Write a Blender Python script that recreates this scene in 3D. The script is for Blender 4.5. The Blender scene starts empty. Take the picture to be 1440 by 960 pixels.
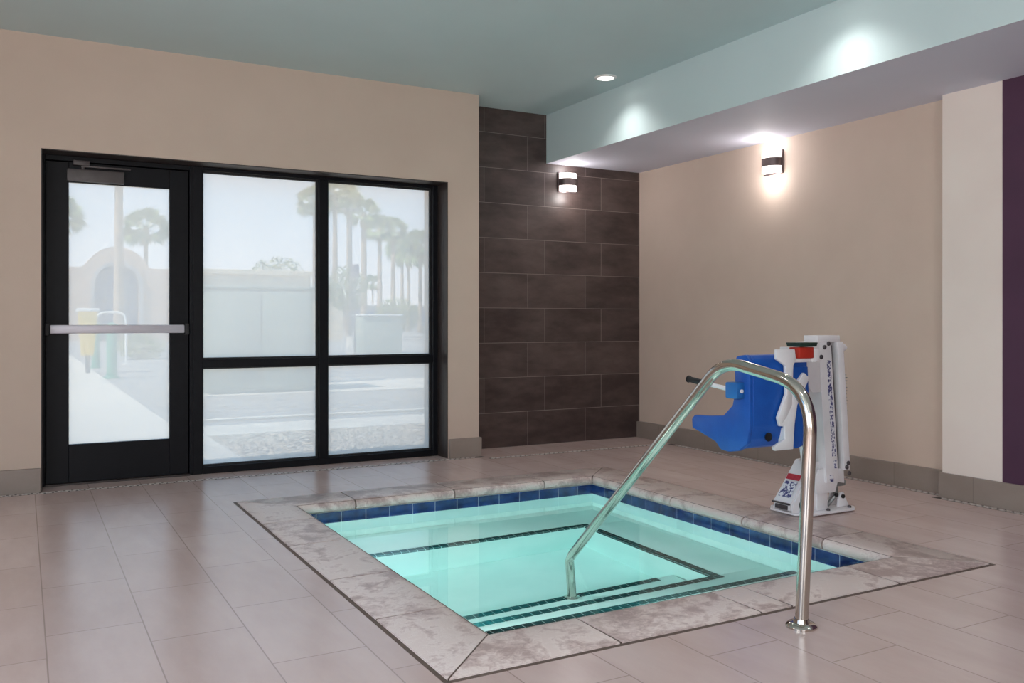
import bpy, bmesh, math, random
from mathutils import Vector, Matrix
random.seed(7)
PI = math.pi
sc = bpy.context.scene
COL = sc.collection

# ------------------------------------------------------------------ colour / material helpers
def lin(c):
    o = []
    for v in c:
        v /= 255.0
        o.append(v / 12.92 if v <= 0.04045 else ((v + 0.055) / 1.055) ** 2.4)
    return tuple(o) + (1.0,)

def new_mat(name):
    m = bpy.data.materials.new(name); m.use_nodes = True
    nt = m.node_tree; nt.nodes.clear()
    out = nt.nodes.new('ShaderNodeOutputMaterial')
    return m, nt, out

def N(nt, t, **kw):
    n = nt.nodes.new(t)
    for k, v in kw.items(): setattr(n, k, v)
    return n

def mottled(name, c1, c2=None, rough=0.5, scale=6.0, metal=0.0, bump=0.0, bscale=None, stretch=(1, 1, 1), detail=5.0, spec=0.5, rvar=0.0, coat=0.0):
    """noise mottled principled material in object space"""
    m, nt, out = new_mat(name)
    b = N(nt, 'ShaderNodeBsdfPrincipled')
    nt.links.new(b.outputs[0], out.inputs[0])
    b.inputs['Roughness'].default_value = rough
    b.inputs['Metallic'].default_value = metal
    b.inputs['Specular IOR Level'].default_value = spec
    b.inputs['Coat Weight'].default_value = coat
    tc = N(nt, 'ShaderNodeTexCoord'); mp = N(nt, 'ShaderNodeMapping')
    mp.inputs['Scale'].default_value = stretch
    nt.links.new(tc.outputs['Object'], mp.inputs[0])
    nz = N(nt, 'ShaderNodeTexNoise'); nz.inputs['Scale'].default_value = scale
    nz.inputs['Detail'].default_value = detail
    nt.links.new(mp.outputs[0], nz.inputs['Vector'])
    r = N(nt, 'ShaderNodeValToRGB')
    r.color_ramp.elements[0].position = 0.35; r.color_ramp.elements[1].position = 0.65
    r.color_ramp.elements[0].color = lin(c1); r.color_ramp.elements[1].color = lin(c2 or c1)
    nt.links.new(nz.outputs['Fac'], r.inputs[0]); nt.links.new(r.outputs[0], b.inputs['Base Color'])
    if rvar:
        mr = N(nt, 'ShaderNodeMapRange'); mr.inputs[3].default_value = rough - rvar; mr.inputs[4].default_value = rough + rvar
        nt.links.new(nz.outputs['Fac'], mr.inputs[0]); nt.links.new(mr.outputs[0], b.inputs['Roughness'])
    if bump:
        n2 = N(nt, 'ShaderNodeTexNoise'); n2.inputs['Scale'].default_value = bscale or scale * 4
        n2.inputs['Detail'].default_value = 4
        nt.links.new(mp.outputs[0], n2.inputs['Vector'])
        bp = N(nt, 'ShaderNodeBump'); bp.inputs['Strength'].default_value = bump; bp.inputs['Distance'].default_value = 0.004
        nt.links.new(n2.outputs['Fac'], bp.inputs['Height']); nt.links.new(bp.outputs[0], b.inputs['Normal'])
    return m

def emis(name, col, s):
    m, nt, out = new_mat(name)
    e = N(nt, 'ShaderNodeEmission'); e.inputs[0].default_value = lin(col); e.inputs[1].default_value = s
    nt.links.new(e.outputs[0], out.inputs[0]); return m

def brick_mat(name, axes, origin, w, h, offset, mortar, c1, c2, cm, rough, nscale, stretch, bump=0.25, msmooth=0.1, rvar=0.08, NB=0.5):
    """tiles in running bond laid out in world metres. axes: which coords are u (along) and v (across)"""
    m, nt, out = new_mat(name)
    b = N(nt, 'ShaderNodeBsdfPrincipled'); nt.links.new(b.outputs[0], out.inputs[0])
    tc = N(nt, 'ShaderNodeTexCoord'); sp = N(nt, 'ShaderNodeSeparateXYZ'); nt.links.new(tc.outputs['Object'], sp.inputs[0])
    cb = N(nt, 'ShaderNodeCombineXYZ')
    for i, a in enumerate(axes):
        s = N(nt, 'ShaderNodeMath', operation='SUBTRACT'); s.inputs[1].default_value = origin[i]
        nt.links.new(sp.outputs[a], s.inputs[0]); nt.links.new(s.outputs[0], cb.inputs[i])
    bk = N(nt, 'ShaderNodeTexBrick'); bk.offset = offset; bk.offset_frequency = 2; bk.squash = 1.0
    bk.inputs['Scale'].default_value = 1.0; bk.inputs['Mortar Size'].default_value = mortar
    bk.inputs['Mortar Smooth'].default_value = msmooth; bk.inputs['Bias'].default_value = 0
    bk.inputs['Brick Width'].default_value = w; bk.inputs['Row Height'].default_value = h
    bk.inputs['Color1'].default_value = (0.0, 0, 0, 1); bk.inputs['Color2'].default_value = (1, 1, 1, 1); bk.inputs['Mortar'].default_value = (0.5, 0.5, 0.5, 1)
    nt.links.new(cb.outputs[0], bk.inputs['Vector'])
    mp = N(nt, 'ShaderNodeMapping'); mp.inputs['Scale'].default_value = stretch
    nt.links.new(tc.outputs['Object'], mp.inputs[0])
    nz = N(nt, 'ShaderNodeTexNoise'); nz.inputs['Scale'].default_value = nscale; nz.inputs['Detail'].default_value = 7; nz.inputs['Roughness'].default_value = 0.62
    nt.links.new(mp.outputs[0], nz.inputs['Vector'])
    # tile tone = noise + a little per tile shift
    ad = N(nt, 'ShaderNodeMath', operation='MULTIPLY_ADD'); ad.inputs[1].default_value = 0.16; nt.links.new(bk.outputs['Color'], ad.inputs[0]); nt.links.new(nz.outputs['Fac'], ad.inputs[2])
    r = N(nt, 'ShaderNodeValToRGB'); r.color_ramp.elements[0].position = 0.4; r.color_ramp.elements[1].position = 0.78
    r.color_ramp.elements[0].color = lin(c1); r.color_ramp.elements[1].color = lin(c2)
    nt.links.new(ad.outputs[0], r.inputs[0])
    mx = N(nt, 'ShaderNodeMix', data_type='RGBA'); nt.links.new(bk.outputs['Fac'], mx.inputs[0])
    nt.links.new(r.outputs[0], mx.inputs[6]); mx.inputs[7].default_value = lin(cm)
    nt.links.new(mx.outputs[2], b.inputs['Base Color'])
    mr = N(nt, 'ShaderNodeMapRange'); mr.inputs[3].default_value = rough - rvar; mr.inputs[4].default_value = rough + rvar
    nt.links.new(nz.outputs['Fac'], mr.inputs[0]); nt.links.new(mr.outputs[0], b.inputs['Roughness'])
    hh = N(nt, 'ShaderNodeMath', operation='MULTIPLY_ADD'); hh.inputs[1].default_value = -1.0
    n3 = N(nt, 'ShaderNodeMath', operation='MULTIPLY'); n3.inputs[1].default_value = NB; nt.links.new(nz.outputs['Fac'], n3.inputs[0])
    nt.links.new(bk.outputs['Fac'], hh.inputs[0]); nt.links.new(n3.outputs[0], hh.inputs[2])
    bp = N(nt, 'ShaderNodeBump'); bp.inputs['Strength'].default_value = bump; bp.inputs['Distance'].default_value = 0.003
    nt.links.new(hh.outputs[0], bp.inputs['Height']); nt.links.new(bp.outputs[0], b.inputs['Normal'])
    return m

M = {}
M['wall'] = mottled('beige_paint', (197, 178, 163), (201, 182, 167), 0.75, 3, bump=0.15, bscale=180)
M['tan'] = mottled('tan_paint', (206, 186, 171), (210, 190, 175), 0.75, 3, bump=0.15, bscale=180)
M['cream'] = mottled('cream_paint', (232, 220, 211), (235, 224, 215), 0.75, 3, bump=0.15, bscale=180)
M['purple'] = mottled('purple_paint', (72, 42, 65), (76, 45, 69), 0.7, 3, bump=0.15, bscale=180)
M['teal'] = mottled('teal_ceiling_paint', (192, 210, 212), (195, 213, 215), 0.7, 2, bump=0.1, bscale=150)
M['soffit'] = mottled('soffit_paint', (212, 212, 226), (215, 215, 229), 0.7, 2, bump=0.1, bscale=150)
M['floor'] = brick_mat('deck_tile', (1, 0), (3.27, 0.07), 0.631, 0.317, 0.634, 0.0024, (196, 173, 167), (208, 187, 182), (168, 148, 142), 0.25, 2.2, (2.2, 0.6, 1), bump=0.06, NB=0.0, rvar=0.03)
M['darktile'] = brick_mat('dark_wall_tile', (0, 2), (4.113, 0.0), 0.6127, 0.305, 0.289, 0.0022, (56, 44, 42), (88, 74, 70), (128, 118, 112), 0.42, 3.0, (1, 1, 2.6), bump=0.3)
M['base'] = brick_mat('base_tile_x', (0, 2), (0.3, -0.2), 0.63, 0.6, 0.0, 0.002, (140, 127, 118), (150, 137, 128), (124, 112, 104), 0.45, 3, (1, 1, 2))
M['base_y'] = brick_mat('base_tile_y', (1, 2), (0.2, -0.2), 0.63, 0.6, 0.0, 0.002, (140, 127, 118), (150, 137, 128), (124, 112, 104), 0.45, 3, (1, 1, 2))
M['mosaic'] = mottled('mosaic_tile', (160, 148, 142), (220, 210, 204), 0.45, 60)
M['mgrout'] = mottled('mosaic_grout', (84, 75, 72), None, 0.8, 20)
M['joint'] = mottled('joint_sealant', (104, 87, 78), (88, 73, 65), 0.7, 30)
M['coping'] = mottled('travertine', (172, 155, 147), (212, 199, 188), 0.45, 11, bump=0.6, bscale=40, stretch=(1, 1.9, 1), detail=12, rvar=0.1)
def travertine():
    m, nt, out = new_mat('travertine')
    b = N(nt, 'ShaderNodeBsdfPrincipled'); nt.links.new(b.outputs[0], out.inputs[0])
    tc = N(nt, 'ShaderNodeTexCoord'); oi = N(nt, 'ShaderNodeObjectInfo')
    va = N(nt, 'ShaderNodeVectorMath', operation='ADD'); sc_ = N(nt, 'ShaderNodeVectorMath', operation='SCALE'); sc_.inputs[3].default_value = 3.0
    nt.links.new(oi.outputs['Location'], sc_.inputs[0]); nt.links.new(tc.outputs['Object'], va.inputs[0]); nt.links.new(sc_.outputs[0], va.inputs[1])
    n1 = N(nt, 'ShaderNodeTexNoise'); n1.inputs['Scale'].default_value = 4.5; n1.inputs['Detail'].default_value = 6; n1.inputs['Distortion'].default_value = 1.2
    n2 = N(nt, 'ShaderNodeTexNoise'); n2.inputs['Scale'].default_value = 26; n2.inputs['Detail'].default_value = 9; n2.inputs['Roughness'].default_value = .75; n2.inputs['Distortion'].default_value = .8
    nt.links.new(va.outputs[0], n1.inputs['Vector']); nt.links.new(va.outputs[0], n2.inputs['Vector'])
    a = N(nt, 'ShaderNodeMath', operation='MULTIPLY_ADD'); a.inputs[1].default_value = .75; nt.links.new(n2.outputs['Fac'], a.inputs[0]); nt.links.new(n1.outputs['Fac'], a.inputs[2])
    a2 = N(nt, 'ShaderNodeMath', operation='MULTIPLY_ADD'); a2.inputs[1].default_value = .12; nt.links.new(oi.outputs['Random'], a2.inputs[0]); nt.links.new(a.outputs[0], a2.inputs[2])
    r = N(nt, 'ShaderNodeValToRGB'); e = r.color_ramp.elements
    e[0].position = .78; e[0].color = lin((172, 151, 146)); e[1].position = 1.16; e[1].color = lin((224, 211, 205))
    q = e.new(.90); q.color = lin((202, 183, 178)); q = e.new(1.02); q.color = lin((214, 198, 192))
    nt.links.new(a2.outputs[0], r.inputs[0]); nt.links.new(r.outputs[0], b.inputs['Base Color'])
    b.inputs['Roughness'].default_value = .34
    bp = N(nt, 'ShaderNodeBump'); bp.inputs['Strength'].default_value = .5; bp.inputs['Distance'].default_value = .003
    nt.links.new(n2.outputs['Fac'], bp.inputs['Height']); nt.links.new(bp.outputs[0], b.inputs['Normal'])
    return m
M['coping'] = travertine()
M['bluetile'] = mottled('blue_glazed_tile', (14, 32, 78), (34, 62, 120), 0.12, 14, bump=0.2, bscale=30, coat=0.3)
M['bgrout'] = mottled('tile_grout', (170, 180, 200), None, 0.8, 20)
M['plaster'] = mottled('pool_plaster', (214, 236, 232), (224, 242, 238), 0.6, 4, bump=0.2, bscale=120)
M['nosing'] = mottled('nosing_tile', (4, 52, 54), (8, 64, 66), 0.2, 30)
M['steel'] = mottled('polished_steel', (196, 190, 180), (208, 202, 194), 0.14, 8, metal=1.0, rvar=0.05)
M['black'] = mottled('dark_bronze_aluminium', (13, 14, 19), (16, 17, 22), 0.5, 20, spec=0.2)
M['bronze'] = mottled('brown_bronze_aluminium', (52, 44, 42), (58, 49, 46), 0.5, 20)
M['closer'] = mottled('closer_grey', (76, 70, 70), (82, 76, 76), 0.5, 20)
M['alu'] = mottled('satin_aluminium', (196, 192, 200), (204, 200, 208), 0.45, 12, metal=0.25, stretch=(1, 1, 20))
M['rubber'] = mottled('black_rubber', (24, 24, 26), (30, 30, 32), 0.6, 20)
M['white'] = mottled('white_powder_coat', (226, 224, 226), (232, 230, 232), 0.38, 10)
M['blue'] = mottled('blue_moulded_plastic', (14, 76, 162), (18, 84, 172), 0.42, 10, bump=0.2, bscale=160)
M['blueblk'] = mottled('blue_arm_block', (28, 96, 165), (34, 104, 172), 0.45, 10)
M['red'] = mottled('red_plastic', (172, 44, 30), (180, 50, 34), 0.4, 10)
M['labelred'] = mottled('red_label', (160, 30, 50), (180, 44, 60), 0.5, 60)
M['darkgreen'] = mottled('dark_green_handle', (26, 48, 40), (32, 56, 46), 0.45, 10)
M['grey'] = mottled('actuator_grey', (128, 132, 132), (142, 146, 146), 0.35, 8, metal=0.5)
M['bolt'] = mottled('dark_bolt', (74, 70, 74), (96, 90, 92), 0.35, 20, metal=0.7)
M['decal'] = mottled('printed_decal', (236, 236, 240), (236, 236, 240), 0.4, 40)
def decal_mat():
    m, nt, out = new_mat('decal_marks')
    b = N(nt, 'ShaderNodeBsdfPrincipled'); nt.links.new(b.outputs[0], out.inputs[0]); b.inputs['Roughness'].default_value = 0.4
    tc = N(nt, 'ShaderNodeTexCoord'); mp = N(nt, 'ShaderNodeMapping'); mp.inputs['Scale'].default_value = (1, 1, 1)
    nt.links.new(tc.outputs['Object'], mp.inputs[0])
    nz = N(nt, 'ShaderNodeTexNoise'); nz.inputs['Scale'].default_value = 62; nz.inputs['Detail'].default_value = 3
    nt.links.new(mp.outputs[0], nz.inputs['Vector'])
    r = N(nt, 'ShaderNodeValToRGB'); r.color_ramp.elements[0].position = 0.47; r.color_ramp.elements[1].position = 0.56
    r.color_ramp.elements[0].color = lin((228, 228, 234)); r.color_ramp.elements[1].color = lin((64, 66, 120))
    nt.links.new(nz.outputs['Fac'], r.inputs[0]); nt.links.new(r.outputs[0], b.inputs['Base Color'])
    return m
M['marks'] = decal_mat()
M['lens'] = emis('downlight_lens', (255, 250, 244), 9.0)
M['fill_lens'] = emis('added_underwater_lens', (235, 255, 252), 6.0)  # glowing lens of the lamps added under water
M['trimwhite'] = mottled('white_trim', (232, 232, 230), None, 0.45, 5)
M['sconceglass'] = emis('sconce_glass', (255, 246, 240), 3.2)
M['sconcemetal'] = mottled('sconce_metal', (96, 84, 84), (108, 96, 96), 0.35, 10, metal=0.6)

# outside
M['asphalt'] = mottled('asphalt', (150, 150, 150), (164, 163, 161), 0.9, 3, bump=0.5, bscale=60)
M['concrete'] = mottled('concrete_walk', (206, 200, 190), (216, 210, 200), 0.85, 2, bump=0.3, bscale=50)
M['gravel'] = mottled('gravel_stones', (110, 98, 84), (226, 216, 202), 0.9, 30, bump=1.0, bscale=34)
M['stucco'] = mottled('pink_stucco', (206, 178, 160), (214, 188, 170), 0.9, 2, bump=0.3, bscale=30)
M['stucco2'] = mottled('beige_stucco', (224, 206, 178), (230, 212, 186), 0.9, 2, bump=0.3, bscale=30)
M['stucco3'] = mottled('grey_stucco', (170, 170, 172), (180, 180, 182), 0.9, 2)
M['archglass'] = mottled('dark_glazing', (84, 110, 150), (100, 124, 160), 0.2, 2)
M['cabinet'] = mottled('utility_cabinet_paint', (138, 152, 142), (146, 160, 150), 0.6, 1.5)
M['cabdark'] = mottled('utility_cabinet_seam', (108, 120, 112), None, 0.6, 3)
M['bark'] = mottled('palm_bark', (158, 138, 120), (188, 168, 148), 0.9, 6, bump=1.0, bscale=14, stretch=(1, 1, 4))
M['thatch'] = mottled('dry_palm_thatch', (160, 142, 110), (182, 162, 126), 0.9, 10)
M['frond'] = mottled('palm_frond', (110, 136, 88), (150, 168, 112), 0.6, 3)
M['leaf'] = mottled('shrub_leaf', (92, 116, 60), (146, 152, 88), 0.7, 4)
M['yellow'] = mottled('yellow_paint', (240, 196, 40), (244, 204, 60), 0.5, 3)
M['green'] = mottled('green_paint', (30, 140, 118), (40, 150, 126), 0.5, 3)
M['poleg'] = mottled('pole_grey', (96, 98, 102), (104, 106, 110), 0.5, 3)
M['signback'] = mottled('sign_back', (120, 116, 134), None, 0.5, 3)

def glass_mat():
    m, nt, out = new_mat('veiled_window_glass')  # outdoor haze and glare imitated by a translucent veil in the pane
    tr = N(nt, 'ShaderNodeBsdfTransparent'); tr.inputs[0].default_value = (0.98, 0.97, 0.95, 1)
    tl = N(nt, 'ShaderNodeBsdfTranslucent'); tl.inputs[0].default_value = (1, .915, .82, 1)
    df = N(nt, 'ShaderNodeBsdfDiffuse'); df.inputs[0].default_value = (0.9, 0.9, 0.9, 1)
    gl = N(nt, 'ShaderNodeBsdfGlossy'); gl.inputs[1].default_value = 0.02
    m1 = N(nt, 'ShaderNodeMixShader'); m1.inputs[0].default_value = HAZE
    nt.links.new(tr.outputs[0], m1.inputs[1]); nt.links.new(tl.outputs[0], m1.inputs[2])
    fr = N(nt, 'ShaderNodeFresnel'); fr.inputs[0].default_value = 1.45
    m2 = N(nt, 'ShaderNodeMixShader'); nt.links.new(fr.outputs[0], m2.inputs[0])
    nt.links.new(m1.outputs[0], m2.inputs[1]); nt.links.new(gl.outputs[0], m2.inputs[2])
    nt.links.new(m2.outputs[0], out.inputs[0])
    return m
HAZE = 0.55
M['glass'] = glass_mat()

def water_mat():
    m, nt, out = new_mat('spa_water')
    rf = N(nt, 'ShaderNodeBsdfRefraction'); rf.inputs['IOR'].default_value = 1.333; rf.inputs['Roughness'].default_value = 0.0
    rf.inputs[0].default_value = (1, 1, 1, 1)
    gl = N(nt, 'ShaderNodeBsdfGlossy'); gl.inputs[1].default_value = 0.0
    fr = N(nt, 'ShaderNodeFresnel'); fr.inputs[0].default_value = 1.333
    mx = N(nt, 'ShaderNodeMixShader'); nt.links.new(fr.outputs[0], mx.inputs[0]); nt.links.new(rf.outputs[0], mx.inputs[1]); nt.links.new(gl.outputs[0], mx.inputs[2])
    tc = N(nt, 'ShaderNodeTexCoord'); nz = N(nt, 'ShaderNodeTexNoise'); nz.inputs['Scale'].default_value = 3.0; nz.inputs['Detail'].default_value = 1
    nt.links.new(tc.outputs['Object'], nz.inputs['Vector'])
    bp = N(nt, 'ShaderNodeBump'); bp.inputs['Strength'].default_value = 0.04; bp.inputs['Distance'].default_value = 0.01
    nt.links.new(nz.outputs['Fac'], bp.inputs['Height'])
    for n in (rf, gl, fr): nt.links.new(bp.outputs[0], n.inputs['Normal'])
    nt.links.new(mx.outputs[0], out.inputs[0])
    va = N(nt, 'ShaderNodeVolumeAbsorption'); va.inputs[0].default_value = (0.36, 0.89, 0.90, 1); va.inputs[1].default_value = 0.30
    nt.links.new(va.outputs[0], out.inputs[1])
    return m
M['water'] = water_mat()

# ------------------------------------------------------------------ mesh helpers
class MB:
    def __init__(s): s.bm = bmesh.new(); s.mi = 0
    def _set(s, faces):
        for f in faces: f.material_index = s.mi
    def box(s, x0, x1, y0, y1, z0, z1, bev=0.0, seg=2):
        b = bmesh.new()
        vs = [b.verts.new(p) for p in [(x0,y0,z0),(x1,y0,z0),(x1,y1,z0),(x0,y1,z0),(x0,y0,z1),(x1,y0,z1),(x1,y1,z1),(x0,y1,z1)]]
        for q in [(3,2,1,0),(4,5,6,7),(0,1,5,4),(1,2,6,5),(2,3,7,6),(3,0,4,7)]: b.faces.new([vs[i] for i in q])
        if bev > 0: bmesh.ops.bevel(b, geom=b.edges[:], offset=bev, segments=seg, profile=0.5, affect='EDGES')
        s.merge(b); return s
    def merge(s, b, mat=None):
        if mat is not None: b.transform(mat)
        for f in b.faces: f.material_index = s.mi
        me = bpy.data.meshes.new('tmp'); b.to_mesh(me); b.free(); s.bm.from_mesh(me); bpy.data.meshes.remove(me); return s
    def prism(s, pts, axis, a0, a1, bev=0.0):
        """pts: 2-D outline; axis: extrude axis 0/1/2. outline coords are the two other axes in order"""
        b = bmesh.new()
        def P(p, a):
            c = list(p); c.insert(axis, a); return c
        v0 = [b.verts.new(P(p, a0)) for p in pts]; v1 = [b.verts.new(P(p, a1)) for p in pts]
        b.faces.new(v0); b.faces.new(v1[::-1]); n = len(pts)
        for i in range(n): b.faces.new([v0[i], v1[i], v1[(i+1) % n], v0[(i+1) % n]])
        bmesh.ops.recalc_face_normals(b, faces=b.faces[:])
        if bev > 0: bmesh.ops.bevel(b, geom=b.edges[:], offset=bev, segments=2, profile=0.5, affect='EDGES')
        s.merge(b); return s
    def tube(s, path, r, n=12, caps=True, r1=None):
        b = bmesh.new(); path = [Vector(p) for p in path]; rings = []; k = len(path)
        up = None
        for i, p in enumerate(path):
            t = (path[min(i+1, k-1)] - path[max(i-1, 0)]).normalized()
            if up is None:
                up = Vector((0,0,1)) if abs(t.z) < 0.9 else Vector((1,0,0))
            a = (up - t*up.dot(t)).normalized(); up = a; c = t.cross(a)
            rr = r if r1 is None else r + (r1-r)*i/(k-1)
            rings.append([b.verts.new(p + (a*math.cos(2*PI*j/n) + c*math.sin(2*PI*j/n))*rr) for j in range(n)])
        for i in range(k-1):
            for j in range(n):
                f = b.faces.new([rings[i][j], rings[i][(j+1)%n], rings[i+1][(j+1)%n], rings[i+1][j]])
        if caps: b.faces.new(rings[0][::-1]); b.faces.new(rings[-1])
        bmesh.ops.recalc_face_normals(b, faces=b.faces[:])
        s.merge(b); return s
    def lathe(s, prof, c=(0,0,0), n=32, mat=None):
        """prof: (r,z) list, about the z axis"""
        b = bmesh.new(); rings = []
        for r, z in prof: rings.append([b.verts.new((r*math.cos(2*PI*j/n), r*math.sin(2*PI*j/n), z)) for j in range(n)])
        for i in range(len(prof)-1):
            for j in range(n): b.faces.new([rings[i][j], rings[i][(j+1)%n], rings[i+1][(j+1)%n], rings[i+1][j]])
        b.faces.new(rings[0][::-1]); b.faces.new(rings[-1])
        bmesh.ops.remove_doubles(b, verts=b.verts[:], dist=1e-6)
        bmesh.ops.recalc_face_normals(b, faces=b.faces[:])
        mt = Matrix.Translation(c)
        if mat is not None: mt = mt @ mat
        s.merge(b, mt); return s

def wloc(o):
    v = Vector((0,0,0))
    while o is not None: v += o.location; o = o.parent
    return v

def obj(name, mb, mats, parent=None, smooth=True, loc=None, angle=40):
    if not isinstance(mats, (list, tuple)): mats = [mats]
    me = bpy.data.meshes.new(name)
    bm = mb.bm
    base = wloc(parent) if parent is not None else Vector((0,0,0))
    if loc is not None: base = base + (Vector(loc) - base)
    bm.transform(Matrix.Translation(-base))
    if smooth:
        ca = math.radians(angle)
        for f in bm.faces: f.smooth = True
        for e in bm.edges:
            if len(e.link_faces) == 2 and e.calc_face_angle(0) > ca: e.smooth = False
    bm.to_mesh(me); bm.free()
    for m in mats: me.materials.append(m)
    o = bpy.data.objects.new(name, me); COL.objects.link(o)
    if parent is not None:
        o.parent = parent
        if loc is not None: o.location = Vector(loc) - wloc(parent)
    elif loc is not None: o.location = loc
    return o

def thing(name, label, cat, loc, group=None, kind=None):
    o = bpy.data.objects.new(name, None); COL.objects.link(o); o.location = loc; o.empty_display_size = 0.1
    tag(o, label, cat, group, kind); return o
def tag(o, label=None, cat=None, group=None, kind=None):
    if label: o['label'] = label
    if cat: o['category'] = cat
    if group: o['group'] = group
    if kind: o['kind'] = kind
    return o
def struct(name, mb, mats, label, cat, smooth=True):
    return tag(obj(name, mb, mats, smooth=smooth), label, cat, kind='structure')
def copy_tree(o, parent=None):
    c = o.copy(); COL.objects.link(c); c.parent = parent
    for ch in list(o.children): copy_tree(ch, c)
    return c

# ------------------------------------------------------------------ dimensions (metres)
YW, YT, YO = 6.4975, 6.838, 6.98          # door wall face, tiled niche face, outside face
XE = 3.278                                 # end of the door wall
XR, XB = 5.17, 5.062                       # right wall, pier face
YB = 3.57                                  # where the pier starts
XL, YN = -2.4, -3.2                        # left and rear walls
XS, H, S = 4.13, 2.959, 2.523              # soffit face, ceiling, soffit underside
OX0, OX1, OZ = 0.106, 3.0, 2.224           # storefront opening
# pool
PX0, PX1, PY0, PY1 = 1.45, 3.53, 2.78, 5.22
CW = 0.31

# ------------------------------------------------------------------ shell
F = MB()
ox0, ox1, oy0, oy1 = PX0-CW-0.017, PX1+CW+0.017, PY0-CW-0.017, PY1+CW+0.017
for a in [(XL-.1, ox0, YN-.1, YO), (ox1, XR+.1, YN-.1, YO), (ox0, ox1, YN-.1, oy0), (ox0, ox1, oy1, YO)]:
    F.box(*a[:2], *a[2:], -0.12, 0.0)
struct('floor', F, M['floor'], 'greige rectangular deck tiles laid in running bond around the spa', 'floor', False)

W = MB(); W.box(XL-.1, OX0, YW, YO, 0, H); W.box(OX1, XE, YW, YO, 0, H); W.box(OX0, OX1, YW, YO, OZ, H)
struct('wall_front', W, M['wall'], 'beige painted wall around the black door and window', 'wall', False)
W = MB(); W.box(XE, XR+.1, YT, YO+.04, 0, H)
struct('wall_back', W, M['darktile'], 'dark brown tiled accent wall between the beige walls', 'wall', False)
W = MB(); W.box(XR, XR+.2, YN-.1, YT, 0, H)
struct('wall_right', W, M['tan'], 'tan painted wall behind the pool lift', 'wall', False)
W = MB(); W.box(XB, XR-.001, 3.181, YB, 0, S); W.mi = 1; W.box(XB, XR-.001, YN, 3.18, 0, S)
struct('wall_pier', W, [M['cream'], M['purple']], 'shallow wall pier painted cream then deep purple', 'wall', False)
RZ0, RZ1, LY0, LY1 = 0.4, 2.6, -2.6, 3.4
W = MB(); W.box(XL-.2, XL, YN-.1, LY0, 0, H); W.box(XL-.2, XL, LY1, YW, 0, H); W.box(XL-.2, XL, LY0, LY1, 0, RZ0); W.box(XL-.2, XL, LY0, LY1, RZ1, H)  # unseen side opening added for the fill light
struct('wall_left', W, M['wall'], 'beige painted side wall left of the door', 'wall', False)
# rear wall; its unseen window opening is added to let fill light in
RX0, RX1, RZ0, RZ1 = -2.1, 0.3, 0.4, 2.6
LY0, LY1 = -2.6, 3.4
W = MB(); W.box(XL, RX0, YN-.2, YN, 0, H); W.box(RX1, XR, YN-.2, YN, 0, H); W.box(RX0, RX1, YN-.2, YN, 0, RZ0); W.box(RX0, RX1, YN-.2, YN, RZ1, H)
struct('wall_rear', W, M['wall'], 'beige wall behind the viewpoint with an added wide window opening', 'wall', False)
rw = thing('added_window_2', 'wide dark framed rear window, unseen and added for light', 'window', ((RX0+RX1)/2, YN-.1, RZ0), kind='structure')
W = MB()
for x in (RX0, (RX0+RX1)/2-.03, RX1-.06): W.box(x, x+.06, YN-.16, YN-.06, RZ0, RZ1)
W.box(RX0, RX1, YN-.16, YN-.06, RZ0, RZ0+.06); W.box(RX0, RX1, YN-.16, YN-.06, RZ1-.06, RZ1)
obj('window_frame', W, M['black'], rw, False)
lw = thing('added_window_3', 'wide dark framed window left of the viewpoint, unseen and added for light', 'window', (XL-.1, (LY0+LY1)/2, RZ0), kind='structure')  # invented window framing the side fill lamp
W = MB()
for y in (LY0, LY0+1.98, LY0+3.96, LY1-.06): W.box(XL-.16, XL-.06, y, y+.06, RZ0, RZ1)
W.box(XL-.16, XL-.06, LY0, LY1, RZ0, RZ0+.06); W.box(XL-.16, XL-.06, LY0, LY1, RZ1-.06, RZ1)
obj('window_frame', W, M['black'], lw, False)

C_ = MB(); C_.box(XL-.2, XR+.2, YN-.2, YO, H, H+.15)
struct('ceiling', C_, M['teal'], 'pale teal painted ceiling', 'ceiling', False)
C_ = MB()
C_.box(XS, XR, YN, YT, S, H)
for f in C_.bm.faces:
    if f.normal.z < -0.5: f.material_index = 1
struct('ceiling_soffit', C_, [M['teal'], M['soffit']], 'dropped soffit with teal side and pale lavender underside along the right wall', 'ceiling', False)

# baseboards
bh, bt = 0.155, 0.012
B = MB(); B.box(XL, OX0-.004, YW-.03, YW, 0, bh, .002); struct('baseboard_left', B, M['base'], 'brown tile baseboard left of the door', 'baseboard', False)
B = MB(); B.box(OX1+.004, XE+.012, YW-.03, YW, 0, bh, .002); B.box(XE, XE+.012, YW, YT, 0, bh, .002)
struct('baseboard_front', B, M['base'], 'brown tile baseboard between the window and the dark tiled wall', 'baseboard', False)
B = MB(); B.box(XR-.035, XR, YB, YT-.001, 0, .15, .002); struct('baseboard_right', B, M['base_y'], 'brown tile baseboard along the tan wall', 'baseboard', False)
B = MB(); B.box(XB-.022, XB, YN, YB+.012, 0, bh, .002); B.box(XB, XR-.036, YB, YB+.012, 0, bh, .002)
struct('baseboard_pier', B, M['base_y'], 'brown tile baseboard under the cream and purple pier', 'baseboard', False)

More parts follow.
